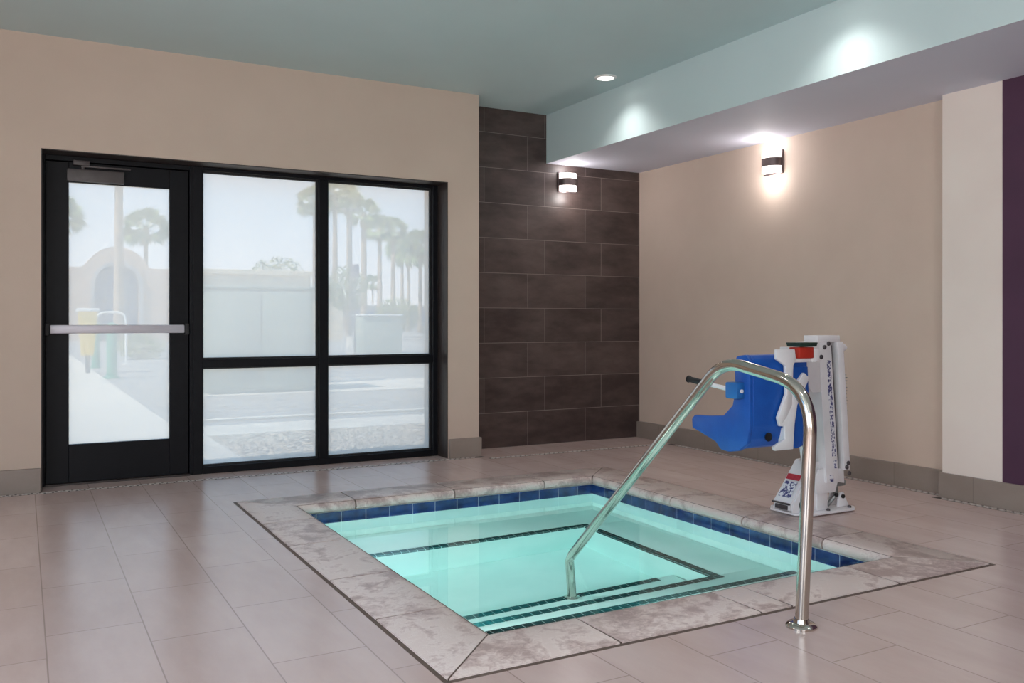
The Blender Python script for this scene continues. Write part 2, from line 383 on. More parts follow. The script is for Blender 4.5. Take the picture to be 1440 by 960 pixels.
# mosaic strip along the walls: two rows of small square tiles
def mosaic(name, x0, x1, y0, y1, label):
    B = MB(); B.box(x0, x1, y0, y1, 0.0, 0.0008)
    B.mi = 1
    along_x = (x1-x0) > (y1-y0); L = (x1-x0) if along_x else (y1-y0); p = 0.046; n = int(L/p)
    for i in range(n-1):
        for r in range(2):
            a = i*p + 0.003; b = r*0.025 + 0.003
            if along_x: B.box(x0+a+r*.02, x0+a+r*.02+.033, y0+b, y0+b+.018, 0.0008, 0.0028)
            else: B.box(x0+b, x0+b+.018, y0+a+r*.02, y0+a+r*.02+.033, 0.0008, 0.0028)
    struct(name, B, [M['mgrout'], M['mosaic']], label, 'trim', False)
ym = YW-.03-.056
mosaic('trim_1', XL, XE+.012, ym, ym+.053, 'small square mosaic strip in the floor along the door wall')
mosaic('trim_2', XE+.012, 5.03, 6.30, 6.353, 'small square mosaic strip in the floor before the dark tiled wall')
mosaic('trim_3', XR-.035-.066, XR-.035-.013, YB+.02, 6.30, 'small square mosaic strip in the floor along the tan wall')
mosaic('trim_4', XB-.022-.056, XB-.022-.003, 0.5, YB+.02, 'small square mosaic strip in the floor along the pier')

# ------------------------------------------------------------------ storefront: door_1 and window_1
FY0, FY1 = 6.68, 6.79
lin_ = MB()   # dark bronze lining of the opening
lin_.box(OX0, OX0+.006, YW+.002, FY0, 0, OZ); lin_.box(OX1-.006, OX1, YW+.002, FY0, 0, OZ); lin_.box(OX0, OX1, YW+.002, FY0, OZ-.006, OZ)
struct('trim_5', lin_, M['bronze'], 'dark bronze lining of the door and window opening', 'trim', False)
win = thing('window_1', 'black framed four pane fixed window beside the glass door', 'window', (2.0, 6.73, 0), kind='structure')
fr = MB()
fr.box(1.075, 1.139, FY0, FY1, 0.0, OZ-.006, .003); fr.box(2.949, OX1-.006, FY0, FY1, 0.0, OZ-.006, .003)
fr.box(1.139, 2.949, FY0, FY1, 0.0, .05, .003); fr.box(1.139, 2.949, FY0, FY1, 2.192, OZ-.006, .003)
obj('window_frame', fr, M['black'], win, False)
o = MB(); o.box(1.997, 2.07, FY0, FY1, .05, 2.192, .003); obj('mullion', o, M['black'], win, False)
o = MB(); o.box(1.139, 1.997, FY0, FY1, .768, .826, .003); o.box(2.07, 2.949, FY0, FY1, .768, .826, .003); obj('transom_bar', o, M['black'], win, False)
for a in [(1.139, 1.997, .05, .768), (2.07, 2.949, .05, .768), (1.139, 1.997, .826, 2.192), (2.07, 2.949, .826, 2.192)]:
    o = MB(); o.box(a[0]-.008, a[1]+.008, 6.742, 6.748, a[2]-.008, a[3]+.008); obj('glass_pane', o, M['glass'], win, False)
    o = MB(); t = .012
    o.box(a[0], a[0]+t, 6.72, 6.742, a[2], a[3]); o.box(a[1]-t, a[1], 6.72, 6.742, a[2], a[3]); o.box(a[0]+t, a[1]-t, 6.72, 6.742, a[2], a[2]+t); o.box(a[0]+t, a[1]-t, 6.72, 6.742, a[3]-t, a[3])
    obj('glazing_gasket', o, M['rubber'], win, False)

dr = thing('door_1', 'black framed glass exit door with silver push bar', 'door', (0.6, 6.73, 0), kind='structure')
o = MB(); o.box(OX0+.006, .131, FY0, FY1, 0, OZ-.006, .003); o.box(1.05, 1.0745, FY0, FY1, 0, OZ-.006, .003); o.box(.131, 1.05, FY0, FY1, 2.185, OZ-.006, .003)
o.box(.131, .158, 6.746, FY1, 0, 2.185); o.box(1.02, 1.05, 6.746, FY1, 0, 2.185); o.box(.158, 1.02, 6.746, FY1, 2.15, 2.185)
obj('door_frame', o, M['black'], dr, False)
o = MB(); gx0, gx1, gz0, gz1 = .275, .917, .267, 2.045
o.box(.136, gx0, 6.70, 6.745, .012, 2.18, .003); o.box(gx1, 1.045, 6.70, 6.745, .012, 2.18, .003)
o.box(gx0, gx1, 6.70, 6.745, .012, gz0, .003); o.box(gx0, gx1, 6.70, 6.745, gz1, 2.18, .003)
obj('door_leaf', o, M['black'], dr, False)
o = MB(); o.box(gx0-.006, gx1+.006, 6.719, 6.725, gz0-.006, gz1+.006); obj('glass_pane', o, M['glass'], dr, False)
o = MB(); o.box(.16, 1.008, 6.635, 6.665, 1.021, 1.078, .004); pb = obj('push_bar', o, M['alu'], dr)
tag(pb, 'silver push bar')
for x0, x1 in ((.128, .158), (1.010, 1.04)):
    o = MB(); o.box(x0, x1, 6.63, 6.70, 1.008, 1.088, .006); obj('bar_bracket', o, M['rubber'], dr)
o = MB(); o.box(.262, .617, 6.65, 6.699, 2.05, 2.13, .004); cl = obj('door_closer', o, M['closer'], dr); tag(cl, 'brownish grey closer body')
o = MB(); o.tube([(.36, 6.675, 2.131), (.36, 6.675, 2.15)], .012, 10); o.box(.35, .66, 6.665, 6.68, 2.148, 2.160, .002); o.box(.30, .40, 6.652, 6.70, 2.158, 2.19, .003)
obj('closer_arm', o, M['closer'], dr)
o = MB(); o.box(.131, 1.05, 6.66, 6.80, 0, .012, .002); obj('threshold', o, M['bronze'], dr, False)

# ------------------------------------------------------------------ spa pool
spa = thing('spa_pool', 'square sunken hot tub with travertine coping, blue waterline tiles and dark step edges', 'hot tub', (2.49, 4.0, 0))
WX0, WX1, WY0, WY1 = PX0-.01, PX1+.01, PY0-.01, PY1+.01
ZF, ZB = -.95, -.50
b = MB()
b.box(WX0-.12, WX0, WY0-.12, WY1+.12, ZF-.1, -.052); b.box(WX1, WX1+.12, WY0-.12, WY1+.12, ZF-.1, -.052)
b.box(WX0, WX1, WY0-.12, WY0, ZF-.1, -.052); b.box(WX0, WX1, WY1, WY1+.12, ZF-.1, -.052)
b.box(WX0, WX1, WY0, WY1, ZF-.1, ZF)
obj('basin', b, M['plaster'], spa, False)
b = MB(); b.box(WX0, WX1, 4.75, WY1, ZF, ZB, .012, 3); b.box(3.15, WX1, 3.50, 4.76, ZF, ZB-.0005, .012, 3); obj('bench', b, M['plaster'], spa)
for y0, y1, x1, z in ((WY0, 3.27, WX1, -.31), (3.26, 3.55, WX1, -.50), (3.54, 3.85, 3.14, -.72)):
    b = MB(); b.box(WX0, x1, y0, y1, ZF, z, .01, 3); obj('step', b, M['plaster'], spa)
# dark nosing tiles
def nosing(path, z, wd=.05, inward=(0, -1)):
    (xa, ya), (xb, yb) = path; L = math.hypot(xb-xa, yb-ya); n = max(1, round(L/.05)); ux, uy = (xb-xa)/L, (yb-ya)/L; p = L/n
    b = MB()
    for i in range(n):
        for r in range(2):
            s0, s1 = i*p+.002, (i+1)*p-.002; w0, w1 = r*wd/2+.0015, (r+1)*wd/2-.0015
            xs = sorted([xa+ux*s0+inward[0]*w0, xa+ux*s1+inward[0]*w1]); ys = sorted([ya+uy*s0+inward[1]*w0, ya+uy*s1+inward[1]*w1])
            b.box(xs[0], xs[1], ys[0], ys[1], z-.003, z+.0035)
        # riser face tile
        xs = sorted([xa+ux*(i*p+.002)-inward[0]*.003, xa+ux*((i+1)*p-.002)]); ys = sorted([ya+uy*(i*p+.002)-inward[1]*.003, ya+uy*((i+1)*p-.002)])
        b.box(xs[0], xs[1], ys[0], ys[1], z-.028, z-.004)
    obj('nosing_tiles', b, M['nosing'], spa, False)
nosing(((WX0+.01, 3.27), (3.44, 3.27)), -.31)
nosing(((WX0+.01, 3.55), (3.15, 3.55)), -.50)
nosing(((WX0+.01, 3.85), (3.02, 3.85)), -.72)
nosing(((WX0+.01, 4.75), (3.20, 4.75)), -.50, inward=(0, 1))
nosing(((3.15, 3.50), (3.15, 4.74)), -.50, inward=(1, 0))
# waterline tiles
def waterline(side):
    b = MB(); g = MB(); p = .1555; z0, z1 = -.127, -.053; t = .006
    if side in 'NF':
        a0, a1 = WX0, WX1; off = 3.566 - p*20
    else:
        a0, a1 = WY0, WY1; off = WY1 - p*20
    k = 0
    while off + p*k < a1:
        s0, s1 = off+p*k+.002, off+p*(k+1)-.002; k += 1
        s0, s1 = max(s0, a0+.001), min(s1, a1-.001)
        if s1 - s0 < .01: continue
        if side == 'F': b.box(s0, s1, WY1-t, WY1-.001, z0, z1, .001, 1)
        if side == 'N': b.box(s0, s1, WY0+.001, WY0+t, z0, z1, .001, 1)
        if side == 'R': b.box(WX1-t, WX1-.001, s0, s1, z0, z1, .001, 1)
        if side == 'L': b.box(WX0+.001, WX0+t, s0, s1, z0, z1, .001, 1)
    b.mi = 1
    if side == 'F': b.box(a0, a1, WY1-.0035, WY1-.0005, z0, z1)
    if side == 'N': b.box(a0, a1, WY0+.0005, WY0+.0035, z0, z1)
    if side == 'R': b.box(WX1-.0035, WX1-.0005, a0, a1, z0, z1)
    if side == 'L': b.box(WX0+.0005, WX0+.0035, a0, a1, z0, z1)
    obj('waterline_tiles', b, [M['bluetile'], M['bgrout']], spa, False)
for s_ in 'FNRL': waterline(s_)
# coping stones with a rounded inner edge
prof = [(0.31, -.052), (0.31, .002), (.306, .006), (.045, .008), (.028, .006), (.013, 0), (.004, -.010), (0, -.024), (.003, -.038), (.010, -.048), (.02, -.052)]
def coping(side, t0, t1, m0=0, m1=0):
    g = .0048
    b = bmesh.new(); rings = []
    for k in range(9):
        f = k/8; row = []
        for d, z in prof:
            ta = t0 + g - m0*d; tb = t1 - g + m1*d; t = ta + (tb-ta)*f
            j = 0.0 if k in (0, 8) else random.uniform(-.0012, .0012)
            if side == 'F': p = (t, PY1 + d + j*(d < .02), z)
            elif side == 'N': p = (t, PY0 - d - j*(d < .02), z)
            elif side == 'R': p = (PX1 + d + j*(d < .02), t, z)
            else: p = (PX0 - d - j*(d < .02), t, z)
            row.append(b.verts.new(p))
        rings.append(row)
    n = len(prof)
    for k in range(8):
        for i in range(n): b.faces.new([rings[k][i], rings[k+1][i], rings[k+1][(i+1) % n], rings[k][(i+1) % n]])
    b.faces.new(rings[0]); b.faces.new(rings[-1][::-1])
    bmesh.ops.recalc_face_normals(b, faces=b.faces[:])
    m = MB(); m.merge(b)
    cen = {'F': ((t0+t1)/2, PY1, 0), 'N': ((t0+t1)/2, PY0, 0), 'R': (PX1, (t0+t1)/2, 0), 'L': (PX0, (t0+t1)/2, 0)}[side]
    obj('coping_stone', m, M['coping'], spa, True, loc=cen, angle=50)
def run(side, ts):
    for i in range(len(ts)-1): coping(side, ts[i], ts[i+1], 1 if i == 0 else 0, 1 if i == len(ts)-2 else 0)
run('F', [PX0, 1.79, 2.46, 3.14, PX1]); run('N', [PX0, 1.79, 2.44, 2.60, 3.22, PX1])
run('L', [PY0, 3.10, 3.66, 4.31, 4.855, PY1]); run('R', [PY0, 3.16, 3.73, 4.36, 4.80, PY1])
b = MB()
for a in [(ox0, PX0-CW, oy0, oy1), (PX1+CW, ox1, oy0, oy1), (PX0-CW, PX1+CW, oy0, PY0-CW), (PX0-CW, PX1+CW, PY1+CW, oy1)]: b.box(a[0], a[1], a[2], a[3], -.05, .001)
obj('expansion_joint', b, M['joint'], spa, False)
# grout bed below the coping joints
b = MB()
for a in [(PX0-CW+.002, PX0-.02, PY0-CW+.002, PY1+CW-.002), (PX1+.02, PX1+CW-.002, PY0-CW+.002, PY1+CW-.002), (PX0-.02, PX1+.02, PY0-CW+.002, PY0-.02), (PX0-.02, PX1+.02, PY1+.02, PY1+CW-.002)]:
    b.box(a[0], a[1], a[2], a[3], -.05, .0042)
obj('grout_bed', b, M['joint'], spa, False)
# unseen underwater lamps added to light the basin: left wall and first riser
FILL_LAMPS = [((WX0, 3.45, -.36), (1, 0.15, -.15)), ((WX0, 4.45, -.36), (1, 0.0, -.15)), ((2.5, WY0, -.215), (0.25, 1, -.1))]
for (p, d) in FILL_LAMPS:
    b = MB(); rot = Matrix.Rotation(PI/2, 4, 'Y') if d[0] > .5 else Matrix.Rotation(-PI/2, 4, 'X')
    b.lathe([(.06, 0), (.075, 0), (.075, .012), (.062, .016), (.06, .006)], p, 24, rot); 
    ob_ = obj('added_underwater_lamp', b, M['steel'], spa, loc=p)
    b = MB(); b.lathe([(.0001, .004), (.058, .004), (.058, .009), (.0001, .012)], p, 24, rot); obj('added_lamp_lens', b, M['fill_lens'], ob_, loc=p)
    L = bpy.data.lights.new('basin_fill_light', 'AREA'); L.shape = 'DISK'; L.size = .11; L.energy = 20; L.color = (1.0, .97, .97)
    lo = bpy.data.objects.new('basin_fill_light', L); COL.objects.link(lo); lo.location = Vector(p) + (Vector((.02, 0, 0)) if d[0] > .5 else Vector((0, .02, 0)))
    lo.rotation_euler = Vector(d).to_track_quat('-Z', 'Y').to_euler()
# water
b = MB(); b.box(WX0-.006, WX1+.006, WY0-.006, WY1+.006, ZF-.01, -.115)
tag(obj('water', b, M['water'], None, False), 'clear turquoise water filling the sunken hot tub', 'water', kind='stuff')

# ------------------------------------------------------------------ handrail
hr = thing('handrail', 'bent stainless steel grab rail from deck down into the spa', 'handrail', (2.46, 2.29, 0))
def smooth_path(pts, rad, n=10):
    out = [Vector(pts[0])]
    for i in range(1, len(pts)-1):
        p = Vector(pts[i]); a = Vector(pts[i-1]); c = Vector(pts[i+1]); r = rad[i-1]
        p0 = p + (a-p).normalized()*r; p1 = p + (c-p).normalized()*r
        for k in range(n+1):
            t = k/n; out.append((1-t)**2*p0 + 2*t*(1-t)*p + t*t*p1)
    out.append(Vector(pts[-1])); return out
X = 2.46
pp = smooth_path([(X, 2.295, 0.0), (X, 2.245, .865), (X, 2.70, .945), (X, 3.845, -.115), (X, 3.82, -.72)], [.17, .11, .05], 12)
b = MB(); b.tube(pp, .0235, 20); obj('rail_tube', b, M['steel'], hr, angle=60)
b = MB(); b.lathe([(.026, 0.0), (.055, 0.0), (.055, .006), (.048, .014), (.030, .018), (.027, .03), (.0245, .03)], (X, 2.295, 0.0005), 32); obj('deck_flange', b, M['steel'], hr)
b = MB(); b.lathe([(.026, -.72), (.04, -.72), (.04, -.712), (.028, -.705), (.025, -.70)], (X, 3.82, .0003), 24); obj('foot_flange', b, M['steel'], hr)

# ------------------------------------------------------------------ pool lift
lf = thing('pool_lift', 'white wheelchair accessible pool lift with blue plastic seat standing beside the spa', 'pool lift', (4.04, 3.68, 0.0085))
z0 = .0085
b = MB(); b.prism([(3.80, 3.60), (3.86, 3.535), (4.22, 3.535), (4.27, 3.58), (4.27, 3.80), (4.22, 3.835), (3.86, 3.835), (3.80, 3.78)], 2, z0, z0+.012, .002); bp_ = obj('base_plate', b, M['white'], lf)
for x, y in ((3.86, 3.565), (4.03, 3.56), (4.21, 3.565), (4.22, 3.80), (3.86, 3.80)):
    b = MB(); b.lathe([(.011, 0), (.011, .009), (.007, .013), (.0001, .013)], (x, y, z0+.0122), 6); obj('bolt', b, M['bolt'], bp_)
# wedge shaped casting at the pool side of the base
ZB0 = z0 + .0125
b = MB()
def slab(pts, y0, y1): b.prism(pts, 1, y0, y1, .004)
slab([(3.79, ZB0+.0), (3.80, ZB0+.055), (3.97, .295), (4.02, .30), (4.02, ZB0)], 3.60, 3.612)
slab([(3.79, ZB0+.0), (3.80, ZB0+.055), (3.97, .295), (4.02, .30), (4.02, ZB0)], 3.738, 3.75)
b.prism([(3.785, ZB0+.012), (3.79, ZB0+.06), (3.965, .292), (3.972, .275), (3.81, ZB0+.045), (3.81, ZB0+.012)], 1, 3.612, 3.738)
cast = obj('base_casting', b, M['white'], lf)
b = MB(); b.box(3.775, 3.786, 3.63, 3.72, ZB0+.015, ZB0+.04, .003); b.box(3.772, 3.784, 3.61, 3.74, ZB0+.045, ZB0+.055, .002); obj('front_grille', b, M['bolt'], cast)
b = MB(); rotx = Matrix.Rotation(PI/2, 4, 'X')
for x, z in ((3.865, .062), (3.975, .20)):
    b = MB(); b.lathe([(.0001, -.01), (.016, -.01), (.024, -.006), (.026, 0), (.0001, 0)], (x, 3.598, z), 20, rotx); obj('wheel', b, M['bolt'], cast)
# red label on the sloping plate
def quad_patch(c, u, v, n, du, dv, t=.0015):
    c, u, v, n = Vector(c), Vector(u).normalized(), Vector(v).normalized(), Vector(n).normalized()
    m = MB(); bb = bmesh.new(); vs = []
    for k in (0, 1):
        for a, d in ((-1, -1), (1, -1), (1, 1), (-1, 1)): vs.append(bb.verts.new(c + u*du*a + v*dv*d + n*t*k))
    for q in [(3,2,1,0),(4,5,6,7),(0,1,5,4),(1,2,6,5),(2,3,7,6),(3,0,4,7)]: bb.faces.new([vs[i] for i in q])
    m.merge(bb); return m
sl = Vector((.17, 0, .24)).normalized(); nn = Vector((-sl.z, 0, sl.x))
c0 = Vector((3.79, 3.675, ZB0+.06)) + sl*.155 + nn*.001
tag(obj('warning_label', quad_patch(c0, sl, (0, 1, 0), nn, .018, .05), M['labelred'], cast, False), 'dark red warning label')
c0 = Vector((3.79, 3.675, ZB0+.06)) + sl*.075 + nn*.001
obj('decal', quad_patch(c0, sl, (0, 1, 0), nn, .05, .045), M['marks'], cast, False)
# mast: leaning channel with two flanges and a dark slot
def lean(z): return .06*(1.02-z)/.75            # drift in +x towards the bottom
def mastprism(m, xa, xb, ya, yb, za, zb, bev=.003):
    bb = bmesh.new()
    la, lb = lean(za), lean(zb)
    vs = [bb.verts.new(p) for p in [(xa+la,ya,za),(xb+la,ya,za),(xb+la,yb,za),(xa+la,yb,za),(xa+lb,ya,zb),(xb+lb,ya,zb),(xb+lb,yb,zb),(xa+lb,yb,zb)]]
    for q in [(3,2,1,0),(4,5,6,7),(0,1,5,4),(1,2,6,5),(2,3,7,6),(3,0,4,7)]: bb.faces.new([vs[i] for i in q])
    if bev: bmesh.ops.bevel(bb, geom=bb.edges[:], offset=bev, segments=2, profile=.5, affect='EDGES')
    m.merge(bb)
b = MB()
mastprism(b, 3.945, 4.045, 3.555, 3.565, .18, .985)      # left front plate carrying the decals
mastprism(b, 3.945, 3.957, 3.565, 3.645, .18, .985)      # left side
mastprism(b, 4.085, 4.135, 3.545, 3.60, .245, .985)      # right flange
mastprism(b, 3.957, 4.135, 3.635, 3.647, .18, .985)      # back
mastprism(b, 3.93, 4.115, 3.55, 3.65, .985, 1.022, .004) # head cap
mast = obj('mast', b, M['white'], lf)
b = MB(); mastprism(b, 4.055, 4.080, 3.585, 3.625, .24, .96, .006); obj('actuator', b, M['grey'], mast)
b = MB(); mastprism(b, 4.046, 4.053, 3.558, 3.564, .30, .965, 0)
obj('slot_seal', b, M['bolt'], mast, False)
b = MB(); mastprism(b, 4.000, 4.030, 3.5535, 3.5548, .33, .88, 0); tag(obj('decal', b, M['marks'], mast, False), 'strip of dark blue printed markings')
b = MB(); mastprism(b, 3.97, 4.00, 3.5535, 3.5548, .185, .225, 0); obj('decal', b, M['marks'], mast, False)
b = MB(); mastprism(b, 4.01, 4.034, 3.5535, 3.5548, .26, .305, 0); obj('decal', b, M['marks'], mast, False)
for x, z in ((3.985, .955), (4.02, .975), (3.955, .90), (4.115, .285), (4.118, .225), (4.10, .262)):
    b = MB(); b.lathe([(.0001, 0), (.013, 0), (.013, .006), (.008, .010), (.0001, .010)], (x+lean(z), 3.5535 if z > .3 or x < 4.05 else 3.543, z), 8, Matrix.Rotation(PI/2, 4, 'X')); obj('bolt', b, M['bolt'], mast)
# foot of the mast: lower web, clevis and support posts
b = MB()
b.prism([(4.00, .26), (4.09, .26), (4.17, .245), (4.175, .165), (4.12, .175), (4.10, .12), (3.95, .12), (3.93, .20), (3.97, .26)], 1, 3.57, 3.585, .002)
b.box(3.975, 4.06, 3.59, 3.735, ZB0, .24, .003)
b.prism([(3.97, ZB0), (3.985, .18), (4.07, .18), (4.03, ZB0)], 1, 3.60, 3.70, .003)
b.prism([(4.16, ZB0), (4.165, .07), (4.18, .105), (4.205, .105), (4.22, .07), (4.25, ZB0)], 1, 3.60, 3.615, .002)
b.prism([(4.16, ZB0), (4.165, .07), (4.18, .105), (4.205, .105), (4.22, .07), (4.25, ZB0)], 1, 3.665, 3.68, .002)
obj('mast_foot', b, M['white'], lf)
b = MB(); b.tube([(4.185, 3.64, .075), (4.16, 3.64, .20)], .017, 14); b.tube([(4.11, 3.64, .03), (4.15, 3.60, .10)], .012, 12); obj('lower_strut', b, M['grey'], lf)
b = MB(); b.box(4.11, 4.205, 3.585, 3.68, .145, .178, .006); obj('pivot_bracket', b, M['grey'], lf)
b = MB(); b.lathe([(.0001, 0), (.012, 0), (.012, .008), (.0001, .008)], (4.192, 3.598, .082), 12, Matrix.Rotation(PI/2, 4, 'X')); obj('bolt', b, M['rubber'], lf)
b = MB(); b.lathe([(.0001, 0), (.012, 0), (.012, .008), (.0001, .008)], (4.135, 3.598, .095), 12, Matrix.Rotation(PI/2, 4, 'X')); obj('bolt', b, M['rubber'], lf)
# side knob and control cable
b = MB(); b.tube([(4.12, 3.59, .955), (4.185, 3.59, .95)], .024, 16); b.tube([(4.185, 3.59, .95), (4.205, 3.59, .948)], .014, 12); obj('side_knob', b, M['white'], mast)
b = MB(); b.tube(smooth_path([(4.15, 3.60, .80), (4.19, 3.60, .79), (4.20, 3.60, .55), (4.215, 3.60, .42)], [.02, .05], 6), .004, 8); obj('cable', b, M['rubber'], lf)
b = MB(); b.box(4.145, 4.172, 3.57, 3.61, .765, .81, .004); obj('cable_clip', b, M['rubber'], lf)
b = MB()
pts = [(4.21 + .016*math.cos(a*1.9), 3.60 + .016*math.sin(a*1.9), .79 - .0058*a) for a in range(0, 62)]
b.tube(pts, .0022, 6); obj('coil_cord', b, M['grey'], lf)
# arms from the mast to the seat
b = MB()
def plate(pts, y0, y1, bev=.003): b.prism(pts, 1, y0, y1, bev)
plate([(3.70, .835), (3.86, .985), (3.955, .99), (3.965, .70), (3.90, .70), (3.80, .80), (3.72, .81)], 3.555, 3.572)   # gusset
plate([(3.70, .835), (3.86, .985), (3.955, .99), (3.965, .70), (3.90, .70), (3.80, .80), (3.72, .81)], 3.63, 3.647)
plate([(3.80, .83), (3.87, .83), (3.925, .42), (3.96, .20), (3.90, .20), (3.86, .42)], 3.575, 3.625, .006)             # parallel arm down to the base
obj('lift_arm', b, M['white'], lf)
b = MB(); b.lathe([(.0001, 0), (.018, 0), (.018, .008), (.010, .012), (.0001, .012)], (3.905, 3.554, .90), 12, Matrix.Rotation(PI/2, 4, 'X')); obj('bolt', b, M['bolt'], lf)
b = MB()
yk0, yk1 = 3.365, 3.385
plate([(3.43, .905), (3.43, .955), (3.56, .955), (3.57, .90), (3.55, .87), (3.54, .66), (3.50, .60), (3.455, .555), (3.44, .60), (3.50, .72), (3.495, .87)], yk0, yk1)
plate([(3.455, .555), (3.45, .59), (3.56, .76), (3.63, .83), (3.67, .80), (3.58, .66), (3.56, .56), (3.55, .43), (3.42, .43), (3.41, .45), (3.49, .485), (3.49, .555)], yk0+.001, yk1+.001)
b.box(3.535, 3.73, 3.37, 3.40, .885, .905, .003); b.box(3.69, 3.74, 3.36, 3.60, .885, .96, .004); b.box(3.50, 3.54, 3.385, 3.425, .46, .54, .003)
obj('seat_bracket', b, M['white'], lf)
b = MB(); b.box(3.585, 3.69, 3.355, 3.43, .906, .965, .004); bat = obj('battery_box', b, M['red'], lf); tag(bat, 'red battery housing')
b = MB(); b.prism([(3.57, .990), (3.58, .968), (3.70, .968), (3.71, .990)], 1, 3.345, 3.44, .003); obj('battery_lid', b, M['darkgreen'], bat)
# seat
seat = MB()
SX0, SX1 = 3.275, 3.69
prof2 = [(3.395, .88), (3.40, .905), (3.42, .925), (3.455, .928), (3.485, .915), (3.49, .895), (3.47, .88), (3.462, .80), (3.47, .66), (3.49, .585), (3.53, .555), (3.62, .548), (3.82, .560), (3.845, .545), (3.84, .515), (3.80, .50), (3.62, .455), (3.59, .425), (3.55, .42), (3.50, .432), (3.45, .445), (3.415, .49), (3.398, .56), (3.395, .70)]
seat.prism(prof2, 0, SX0+.02, SX1-.02, .006)
st = obj('seat', seat, M['blue'], lf, angle=35)
# side wings: raised flanks of the shell
for x0, x1 in ((SX0, SX0+.03), (SX1-.03, SX1)):
    b = MB()
    b.prism([(3.40, .90), (3.43, .93), (3.50, .92), (3.515, .88), (3.51, .74), (3.53, .66), (3.60, .60), (3.72, .588), (3.83, .582), (3.855, .56), (3.85, .508), (3.80, .495), (3.66, .452), (3.62, .415), (3.56, .41), (3.48, .425), (3.42, .47), (3.40, .56)], 0, x0, x1, .008)
    obj('side_wing', b, M['blue'], st, angle=35)
# rear bulge recess / drain hole
b = MB(); b.lathe([(.0001, 0), (.022, 0), (.024, .006), (.017, .006), (.015, .002), (.0001, .002)], (3.40, 3.398, .50), 16, Matrix.Rotation(PI/2, 4, 'X')); obj('drain_hole', b, M['rubber'], st)
for x0, x1, xc in ((3.225, 3.285, 3.255), (3.68, 3.74, 3.71)):
    b = MB(); b.box(x0, x1, 3.44, 3.53, .70, .785, .008); ab = obj('armrest_block', b, M['blueblk'], lf)
    b = MB(); b.lathe([(.0001, 0), (.010, 0), (.010, .006), (.0001, .008)], (xc, 3.44, .74), 10, Matrix.Rotation(PI/2, 4, 'X')); obj('bolt', b, M['white'], ab)
    b = MB(); b.tube([(xc, 3.53, .745), (xc, 3.76, .770)], .012, 14); ar = obj('armrest_tube', b, M['white'], lf)
    b = MB(); b.tube([(xc, 3.72, .7655), (xc, 3.85, .780)], .0165, 14); b.tube([(xc, 3.85, .780), (xc, 3.856, .7807)], .020, 14); obj('armrest_grip', b, M['rubber'], ar)
# second rear shell panel behind the bracket
b = MB(); b.prism([(3.57, .86), (3.685, .86), (3.70, .60), (3.725, .46), (3.60, .425), (3.565, .46)], 1, 3.392, 3.41, .004)
obj('back_panel', b, M['blue'], st)

# ------------------------------------------------------------------ recessed downlights and sconces
def downlight(x, y, label):
    t = thing('downlight', label, 'ceiling light', (x, y, H-.001), 'recessed downlights in the teal ceiling')
    b = MB(); b.lathe([(.062, 0), (.085, 0), (.085, -.004), (.078, -.008), (.064, -.010), (.060, -.006)], (x, y, H-.0005), 36); obj('trim_ring', b, M['trimwhite'], t)
    b = MB(); b.lathe([(.0001, -.001), (.062, -.001), (.060, -.006), (.0001, -.009)], (x, y, H-.0005), 36); obj('lens', b, M['lens'], t)
    L = bpy.data.lights.new('downlight_lamp', 'SPOT'); L.energy = DLE; L.spot_size = math.radians(125); L.spot_blend = 1.0; L.shadow_soft_size = .06; L.color = (1.0, .955, .92)
    lo = bpy.data.objects.new('downlight_lamp', L); COL.objects.link(lo); lo.location = (x, y, H-.03)
DLE = 26
for x, y, lab in [(3.885, 5.56, 'round white recessed downlight glowing beside the soffit, nearest the dark tiled wall'),
                  (3.885, 3.47, 'recessed downlight above the spa beside the soffit, second from the tiled wall'),
                  (3.885, 1.4, 'recessed downlight beside the soffit in front of the spa, third from the tiled wall'),
                  (3.885, -.7, 'recessed downlight beside the soffit, farthest from the tiled wall'),
                  (.8, 3.5, 'unseen downlight added over the deck between the spa and the added side window'),  # this and the rest of the list: unseen lamps added for room light
                  (.8, 1.4, 'unseen downlight added over the deck in front of the spa near the viewpoint'),
                  (.8, -.7, 'unseen downlight added over the deck by the added rear window'),
                  (-1.0, 5.0, 'unseen downlight added in the corner left of the glass door')]:
    downlight(x, y, lab)
def sconce(loc, rotz, label):
    cx, cy, cz = 0, 0, 0
    t = thing('wall_sconce', label, 'wall lamp', loc, 'up and down sconces'); t.rotation_euler = (0, 0, 0)
    R = Matrix.Translation(loc) @ Matrix.Rotation(rotz, 4, 'Z')      # local: wall plane y=0, room towards -y
    def hp(z0_, z1_, w, d, y0=-.012, n=14):
        pts = [(w*math.cos(PI + PI*k/n), y0 + d*math.sin(PI + PI*k/n)) for k in range(n+1)]
        m = MB(); m.prism(pts, 2, z0_, z1_); m.bm.transform(R); return m
    m = MB(); m.box(-.098, .098, -.014, 0, -.092, .092, .002); m.bm.transform(R); obj('back_plate', m, M['sconcemetal'], t)
    for z0_, z1_ in ((.032, .078), (-.078, -.032)):
        obj('glass_diffuser', hp(z0_, z1_, .088, .085), M['sconceglass'], t)
    obj('metal_band', hp(-.0315, .0315, .0895, .0865), M['sconcemetal'], t)
    for s_ in (1, -1):
        L = bpy.data.lights.new('sconce_lamp', 'POINT'); L.energy = SCE if s_ < 0 else SCE*.8; L.shadow_soft_size = .05; L.color = (1, .95, .93)
        lo = bpy.data.objects.new('sconce_lamp', L); COL.objects.link(lo); lo.location = R @ Vector((0, -.12, .13*s_))
        lo.rotation_euler = (PI if s_ > 0 else 0, 0, 0)
SCE = 3.0
sconce((4.345, YT, 2.365), 0, 'half round up and down lamp on the dark tiled wall')
sconce((XR, 5.10, 2.345), -PI/2, 'half round up and down lamp on the tan wall above the pool lift')

